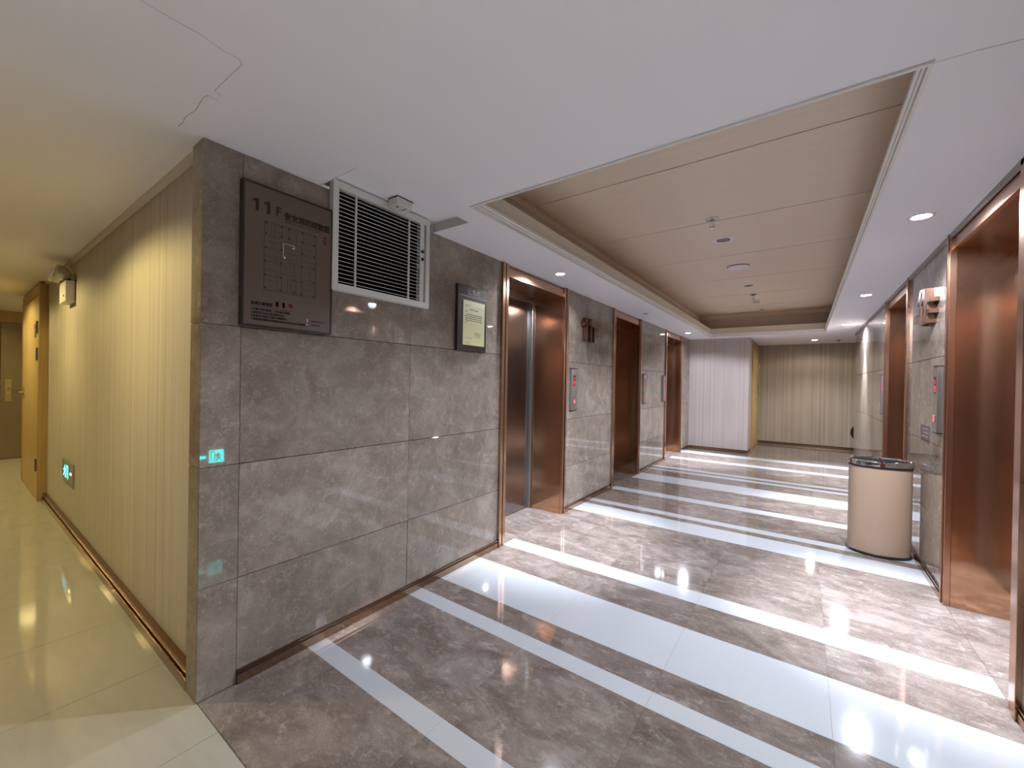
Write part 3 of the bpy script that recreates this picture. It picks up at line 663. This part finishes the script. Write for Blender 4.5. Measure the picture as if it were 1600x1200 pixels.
for (y, z) in ((.03, .98), (.31, .98), (.45, .98), (.71, .98), (.96, .98), (.03, .83), (.31, .84), (.45, .84), (.03, .62), (.31, .64), (.71, .84), (.71, .66), (.96, .84), (.96, .66), (.02, .42), (.31, .43), (.71, .46), (.96, .46), (.02, .22), (.31, .22), (.56, .22), (.71, .22), (.96, .24), (.02, .03), (.31, .03), (.56, .03), (.71, .03), (.96, .03)):
    cy0, cz0 = PY0 + y * (PY1 - PY0), PZ0 + z * (PZ1 - PZ0); bx(bm, TX, TX + 0.0004, cy0 - 0.0042, cy0 + 0.0042, cz0 - 0.0042, cz0 + 0.0042)
obj('plan_columns', bm, M['sign_ink'], sg)['kind'] = 'stuff'
bm = bm_new()
bx(bm, TX, TX + 0.0006, 0.340, 0.342, 2.135, 2.207); bx(bm, TX, TX + 0.0006, 0.342, 0.398, 2.206, 2.208); bx(bm, TX, TX + 0.0006, 0.396, 0.398, 2.194, 2.206); bx(bm, TX, TX + 0.0006, 0.386, 0.400, 2.190, 2.194); bx(bm, TX, TX + 0.0006, 0.345, 0.352, 2.128, 2.140)
obj('escape_route', bm, M['sign_white'], sg)

# ------------------------------------------------------------------ air grille
vx = 0.045; VY0, VY1, VZ0, VZ1 = 0.607, 1.346, 2.022, 2.655
ve = thing('air_grille', 'white framed air grille with thin horizontal slats under the ceiling', 'air vent', (0.0, 0.975, VZ0))
IY0, IY1, IZ0, IZ1 = 0.643, 1.262, 2.062, 2.610
bm = bm_new()
bx(bm, 0.001, vx, VY0, IY0, VZ0, VZ1, 0.002); bx(bm, 0.001, vx, 1.312, VY1, VZ0, VZ1, 0.002); bx(bm, 0.001, vx, IY0, 1.312, VZ0, IZ0, 0.002); bx(bm, 0.001, vx, IY0, 1.312, IZ1, VZ1, 0.002)
obj('frame', bm, M['white_paint'], ve)
boxo('hinge_stile', (0.001, vx - 0.006, IY1, 1.298, IZ0 - 0.0, IZ1), M['white_paint'], ve, bevel=0.0015)
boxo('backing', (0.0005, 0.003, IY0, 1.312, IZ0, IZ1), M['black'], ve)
n = 23
for k in range(n):
    z = IZ0 + 0.012 + (IZ1 - IZ0 - 0.02) * k / (n - 1)
    bm = bm_new()
    # slightly angled thin blade
    p = [(vx - 0.016, z + 0.0022), (vx - 0.003, z - 0.0012), (vx - 0.003, z + 0.0022), (vx - 0.016, z + 0.0052)]
    v0 = [bm.verts.new((x, IY0 + 0.001, zz)) for x, zz in p]; v1 = [bm.verts.new((x, IY1 - 0.001, zz)) for x, zz in p]
    for i in range(4): bm.faces.new((v0[i], v0[(i + 1) % 4], v1[(i + 1) % 4], v1[i]))
    bm.faces.new(v0); bm.faces.new(v1)
    obj('slat', bm, M['slat'], ve)
for y in (0.755, 1.160): boxo('divider_bar', (vx - 0.010, vx - 0.001, y - 0.005, y + 0.005, IZ0, IZ1), M['slat'], ve)
for z in (2.415, 2.362):
    bm = bm_new(); ring(bm, (vx - 0.006, 1.281, z), (1, 0, 0), [(0.011, 0), (0.011, 0.008), (0.006, 0.010)], 14); obj('latch', bm, M['black_plastic'], ve)
# small white box on the raised plaster in front of the grille
t = thing('sensor_box', 'small white plastic box hanging from the ceiling in front of the grille', 'sensor', (0.12, 1.02, NZ))
boxo('housing', (0.072, 0.158, 0.965, 1.085, NZ - 0.052, NZ - 0.0003), M['white_plastic'], t, bevel=0.003)
boxo('base_plate', (0.068, 0.162, 0.961, 1.089, NZ - 0.006, NZ - 0.0002), M['groove'], t)
bm = bm_new(); ring(bm, (0.118, 0.995, NZ - 0.052), (0, 0, -1), [(0.009, 0), (0.007, 0.004)], 12); obj('sensor_eye', bm, M['plaque'], t)
boxo('slot', (0.09, 0.14, 1.045, 1.052, NZ - 0.0535, NZ - 0.0518), M['plaque'], t)

# ------------------------------------------------------------------ notice board
nb = thing('notice_board', 'slim dark notice board with a yellow paper beside the first left lift', 'notice board', (0.0, 1.84, 1.75))
BX = 0.030; BY0, BY1, BZ0, BZ1 = 1.662, 2.014, 1.752, 2.278
boxo('board', (0.001, BX, BY0, BY1, BZ0, BZ1), M['board'], nb, bevel=0.002)
boxo('rule', (BX, BX + 0.001, BY0 + 0.02, BY1 - 0.005, 2.191, 2.195), M['board_letter'], nb)
text('公告栏', 0.058, (BX + 0.0006, 1.775, 2.208), '+x', M['board_letter'], nb, 'lettering', 0.0005, 0.155)
pp = boxo('notice_paper', (BX + 0.0002, BX + 0.0016, 1.722, 1.990, 1.800, 2.160), M['paper'], nb)
bm = bm_new(); px_ = BX + 0.0016
def row(y0, y1, z, h=0.004):
    y = y0
    while y < y1:
        wd = random.uniform(0.006, 0.016); bx(bm, px_, px_ + 0.0004, y, min(y + wd, y1), z, z + h); y += wd + random.uniform(0.0015, 0.004)
row(1.745, 1.80, 2.118); row(1.90, 1.94, 2.112, 0.002)
bx(bm, px_, px_ + 0.0004, 1.745, 1.955, 2.106, 2.107)
row(1.80, 1.91, 2.085, 0.007); row(1.745, 1.775, 2.068, 0.005)
for k in range(4): row(1.765 if k == 0 else 1.745, 1.955, 2.045 - 0.016 * k, 0.006)
row(1.745, 1.77, 1.981, 0.005)
row(1.86, 1.94, 1.900, 0.005); row(1.87, 1.94, 1.885, 0.005); row(1.88, 1.94, 1.870, 0.004)
row(1.745, 1.83, 1.855, 0.003); row(1.745, 1.80, 1.818, 0.003)
obj('print_rows', bm, M['paper_ink'], pp)['kind'] = 'stuff'

# ------------------------------------------------------------------ lift call panels
def call_panel(side, yc, label, group='lift call panels'):
    s = 1 if side == 'left' else -1
    X = 0.0 if side == 'left' else W
    t = thing('call_panel', label, 'lift call panel', (X, yc, 1.18), group)
    def B(bm, d0, d1, a, b_, z0, z1, bevel=0.0):
        lo, hi = sorted((X + d0 * s, X + d1 * s)); bx(bm, lo, hi, a, b_, z0, z1, bevel)
    D = 0.034; hw = 0.062
    bm = bm_new(); B(bm, 0.001, D, yc - hw, yc + hw, 1.188, 1.676, 0.003); obj('body', bm, M['steel_light'], t)
    for (z0, z1) in ((1.180, 1.1875), (1.6765, 1.684)):
        bm = bm_new(); B(bm, 0.001, D + 0.001, yc - hw, yc + hw, z0, z1); obj('end_cap', bm, M['black_plastic'], t)
    bm = bm_new(); B(bm, D, D + 0.001, yc - 0.026, yc + 0.026, 1.476, 1.602); dsp = obj('display', bm, M['display'], t)
    bm = bm_new(); q = D + 0.001
    # arrow over two digit strokes
    B(bm, q, q + 0.0008, yc - 0.004, yc + 0.004, 1.548, 1.578); B(bm, q, q + 0.0008, yc - 0.012 if s > 0 else yc + 0.004, yc - 0.004 if s > 0 else yc + 0.012, 1.566, 1.574)
    for (e0, e1, z0, z1) in ((-0.018, 0.018, 1.528, 1.534), (-0.018, -0.011, 1.490, 1.534), (0.011, 0.018, 1.510, 1.534), (-0.018, 0.018, 1.508, 1.514), (-0.018, 0.018, 1.490, 1.496)):
        B(bm, q, q + 0.0008, yc + e0, yc + e1, z0, z1)
    obj('digits', bm, M['red_glow'], dsp)
    bm = bm_new(); B(bm, D, D + 0.004, yc - 0.026, yc + 0.026, 1.262, 1.316, 0.001); bt = obj('call_button', bm, M['steel_light'], t)
    bm = bm_new(); B(bm, D + 0.004, D + 0.005, yc - 0.021, yc + 0.021, 1.267, 1.311); obj('button_glow', bm, M['pink_glow'], bt)
    bm = bm_new(); ring(bm, (X + D * s, yc, 1.645), (s, 0, 0), [(0.005, 0), (0.005, 0.0015)], 10); obj('keyhole', bm, M['plaque'], t)
call_panel('left', 3.675, 'steel lift call panel right of the nearest left lift')
call_panel('left', 6.335, 'steel lift call panel just beyond the middle left lift')
call_panel('left', 7.520, 'steel lift call panel just before the farthest left lift')
call_panel('right', 3.625, 'steel lift call panel above the waste bin beside the nearest right lift')
call_panel('right', 6.300, 'steel lift call panel just beyond the second right lift')
t = boxo('engraved_plaque', (W - 0.004, W - 0.0003, 3.93, 4.23, 1.088, 1.212), M['plaque']); t['label'] = 'small grey engraved plaque on the right marble wall above the bin'; t['category'] = 'plaque'
for k in range(3): boxo('engraved_line', (W - 0.0048, W - 0.004, 3.98, 4.16 if k != 1 else 4.12, 1.115 + 0.03 * k, 1.121 + 0.03 * k), M['board_letter'], t)

# ------------------------------------------------------------------ three-dimensional 11F letters
def poly(bm, pts, side, d0, d1):
    s = 1 if side == 'left' else -1
    X = 0.0 if side == 'left' else W
    a = [bm.verts.new((X + d0 * s, y, z)) for y, z in pts]; b_ = [bm.verts.new((X + d1 * s, y, z)) for y, z in pts]
    n_ = len(pts); bm.faces.new(a); bm.faces.new(b_[::-1])
    for i in range(n_): bm.faces.new((a[i], a[(i + 1) % n_], b_[(i + 1) % n_], b_[i]))
def letters(side, y0, z0, hgt, label):
    """y0 = left end as read; s2 = reading direction"""
    s2 = 1 if side == 'left' else -1
    t = thing('floor_number_sign', label, 'sign', (0.0 if side == 'left' else W, y0 + 0.2 * s2, z0), 'bronze 11F letters on the marble')
    d0, d1 = 0.0005, 0.055
    def P(pts): return [(y0 + u * s2, z0 + v) for u, v in pts]
    h = hgt
    for k in (0, 1):
        o = 0.135 * k
        bm = bm_new(); poly(bm, P([(o + 0.050, 0), (o + 0.098, 0), (o + 0.098, h), (o + 0.062, h), (o, h * 0.76), (o, h * 0.62), (o + 0.050, h * 0.76)]), side, d0, d1)
        obj('digit_one', bm, M['bronze_letter'], t)
    o = 0.285; f = h * 0.66
    bm = bm_new(); poly(bm, P([(o, 0), (o + 0.034, 0), (o + 0.034, f * 0.36), (o + 0.105, f * 0.36), (o + 0.105, f * 0.54), (o + 0.034, f * 0.54), (o + 0.034, f * 0.82), (o + 0.125, f * 0.82), (o + 0.125, f), (o, f)]), side, d0, d1)
    obj('letter_f', bm, M['bronze_letter'], t)
M['bronze_letter'] = metal('bronze_letter', (0.25, 0.145, 0.10), 0.22, 'z', 0.05)
letters('left', 3.875, 2.035, 0.285, 'bronze 11F letters on the marble right of the nearest left lift')
letters('right', 4.13, 2.030, 0.285, 'bronze 11F letters on the marble above the right call panel')

# ------------------------------------------------------------------ exit signs
def exit_sign(pfx, origin, facing, w, h, label, arrow_left, compact=False):
    """origin = lower left corner as read"""
    U = {'-x': Vector((0, -1, 0)), '-y': Vector((1, 0, 0))}[facing]; Nn = {'-x': Vector((-1, 0, 0)), '-y': Vector((0, -1, 0))}[facing]
    O = Vector(origin); V = Vector((0, 0, 1))
    t = thing('exit_sign', label, 'exit sign', tuple(O + U * w / 2), 'green exit signs')
    def slab(bm, pts, n0, n1):
        a = [bm.verts.new(O + U * u * w + V * v * h + Nn * n0) for u, v in pts]; b_ = [bm.verts.new(O + U * u * w + V * v * h + Nn * n1) for u, v in pts]
        k = len(pts); bm.faces.new(a); bm.faces.new(b_[::-1])
        for i in range(k): bm.faces.new((a[i], a[(i + 1) % k], b_[(i + 1) % k], b_[i]))
    R_ = lambda u0, u1, v0, v1: [(u0, v0), (u1, v0), (u1, v1), (u0, v1)]
    bm = bm_new(); slab(bm, R_(0, 1, 0, 1), 0.0005, 0.014); obj('plate', bm, M['steel_light'], t)
    ic0 = 0.08 if compact else 0.12; ic1 = 0.70 if compact else 0.58
    bm = bm_new(); slab(bm, R_(ic0, ic1, 0.12, 0.88), 0.0142, 0.016); fld = obj('lit_panel', bm, M['cyan_field'] if compact else M['cyan_glow'], t)
    ink = M['cyan_white'] if compact else M['cyan_field']
    # running figure and doorway
    X0 = ic0; Wd = ic1 - ic0
    f = lambda pts: [(X0 + u * Wd, 0.12 + v * 0.76) for u, v in pts]
    bm = bm_new()
    for pts in ([(0.60, 0.08), (0.68, 0.08), (0.68, 0.92), (0.60, 0.92)], [(0.60, 0.84), (0.92, 0.84), (0.92, 0.92), (0.60, 0.92)], [(0.84, 0.08), (0.92, 0.08), (0.92, 0.92), (0.84, 0.92)],
                [(0.34, 0.72), (0.44, 0.72), (0.44, 0.86), (0.34, 0.86)], [(0.30, 0.42), (0.44, 0.42), (0.50, 0.70), (0.32, 0.70)], [(0.12, 0.52), (0.16, 0.46), (0.34, 0.60), (0.32, 0.68)],
                [(0.46, 0.62), (0.58, 0.48), (0.62, 0.54), (0.50, 0.70)], [(0.30, 0.44), (0.40, 0.44), (0.24, 0.16), (0.12, 0.10), (0.10, 0.18), (0.20, 0.24)], [(0.36, 0.44), (0.46, 0.44), (0.54, 0.10), (0.44, 0.08)]):
        slab(bm, f(pts), 0.0162, 0.0172)
    obj('running_figure', bm, ink, fld)
    bm = bm_new()
    if compact:
        slab(bm, R_(0.80, 0.88, 0.46, 0.56), 0.0142, 0.016); obj('status_lamp', bm, M['yellow_led'], t)
    else:
        slab(bm, [(0.94, 0.5), (0.85, 0.66), (0.85, 0.58), (0.68, 0.58), (0.68, 0.42), (0.85, 0.42), (0.85, 0.34)], 0.0142, 0.016)
        obj('arrow', bm, M['cyan_glow'], t)
exit_sign('c', (-3.87, YP, 0.455), '-y', 0.56, 0.20, 'green running man exit sign low on the striped corridor wall', False, compact=True)
# the second sign is only seen mirrored in the marble; its arrow sits at the nearer end
t_ = exit_sign('r', (W, 1.20, 0.535), '-x', 0.30, 0.18, 'green exit sign with arrow low on the right marble wall', True)

# ------------------------------------------------------------------ emergency lamp
em = thing('emergency_lamp', 'grey twin-head emergency lamp on the striped corridor wall', 'emergency light', (-3.5, YP, 2.18))
boxo('battery_box', (-3.66, -3.35, -0.030, YP - 0.0005, 2.185, 2.385), M['white_plastic'], em, bevel=0.006)
boxo('back_plate', (-3.645, -3.338, YP - 0.006, YP - 0.0004, 2.20, 2.40), M['groove'], em)
bm = bm_new(); bx(bm, -3.42, -3.40, -0.034, -0.0295, 2.235, 2.25); obj('test_switch', bm, M['black_plastic'], em)
for (x, dx) in ((-3.60, -0.25), (-3.42, 0.10)):
    bm = bm_new(); ax = Vector((dx * 0.3, -0.9, 0.30)).normalized(); c = Vector((x, -0.01, 2.435))
    ring(bm, c, ax, [(0.028, -0.02), (0.050, 0.0), (0.066, 0.03), (0.072, 0.075), (0.060, 0.090), (0.02, 0.095)], 18)
    hd = obj('lamp_head', bm, M['clear_plastic'], em, True)
    bm = bm_new(); rod(bm, (x, -0.0, 2.383), (x, 0.0, 2.412), 0.015); obj('swivel', bm, M['black_plastic'], em)

# ------------------------------------------------------------------ waste bin
bnx, bny, ba, bb, bt_, bh = 2.826, 4.345, 0.228, 0.172, 0.10, 0.855
wb = thing('waste_bin', 'tall oval beige waste bin with chrome rim by the right wall', 'waste bin', (bnx, bny, 0))
def oval(bm, prof, n=56, cap0=False, cap1=False):
    rows = []
    for k, z in prof:
        r_ = []
        for i in range(n):
            q = 2 * PI * i / n; a_, b2 = ba + k, bb + k
            u, v = a_ * math.copysign(abs(math.cos(q)) ** 0.94, math.cos(q)), b2 * math.copysign(abs(math.sin(q)) ** 0.94, math.sin(q))
            r_.append(bm.verts.new((bnx + u * math.cos(bt_) - v * math.sin(bt_), bny + u * math.sin(bt_) + v * math.cos(bt_), z)))
        rows.append(r_)
    for a_ in range(len(rows) - 1):
        for i in range(n): bm.faces.new((rows[a_][i], rows[a_][(i + 1) % n], rows[a_ + 1][(i + 1) % n], rows[a_ + 1][i]))
    if cap0: bm.faces.new(rows[0][::-1])
    if cap1: bm.faces.new(rows[-1])
bm = bm_new(); oval(bm, [(-0.006, 0.018), (-0.006, 0.79), (-0.007, 0.80)]); obj('body', bm, M['bin_body'], wb, True)
bm = bm_new(); oval(bm, [(-0.004, 0.0), (0.002, 0.004), (0.002, 0.018), (-0.006, 0.024), (-0.02, 0.024)], cap0=True); obj('base_band', bm, M['black_plastic'], wb, True)
bm = bm_new(); oval(bm, [(-0.010, 0.790), (0.000, 0.792), (0.000, 0.806), (-0.010, 0.808)]); obj('black_gasket', bm, M['black_plastic'], wb, True)
bm = bm_new(); oval(bm, [(-0.006, 0.806), (0.003, 0.808), (0.005, 0.838), (0.000, 0.852), (-0.010, bh), (-0.018, 0.850), (-0.022, 0.835)]); obj('chrome_rim', bm, M['chrome'], wb, True)
bm = bm_new(); oval(bm, [(-0.022, 0.842), (-0.024, 0.70), (-0.026, 0.10)], cap1=True); obj('liner', bm, M['bin_inside'], wb, True)

# round dark object peeking out past the far end of the right wall
rd = thing('wall_disc', 'dark round disc just showing past the far end of the right wall', 'wall fitting', (3.37, 12.03, 0.45))
bm = bm_new(); ring(bm, (3.37, 12.0485, 0.45), (0, -1, 0), [(0.20, 0.0), (0.20, 0.03), (0.185, 0.05), (0.06, 0.055)], 36); obj('disc', bm, M['black_plastic'], rd, True)
bm = bm_new(); ring(bm, (3.37, 11.994, 0.45), (0, -1, 0), [(0.05, 0.0), (0.045, 0.02)], 20); obj('hub', bm, M['plaque'], rd, True)
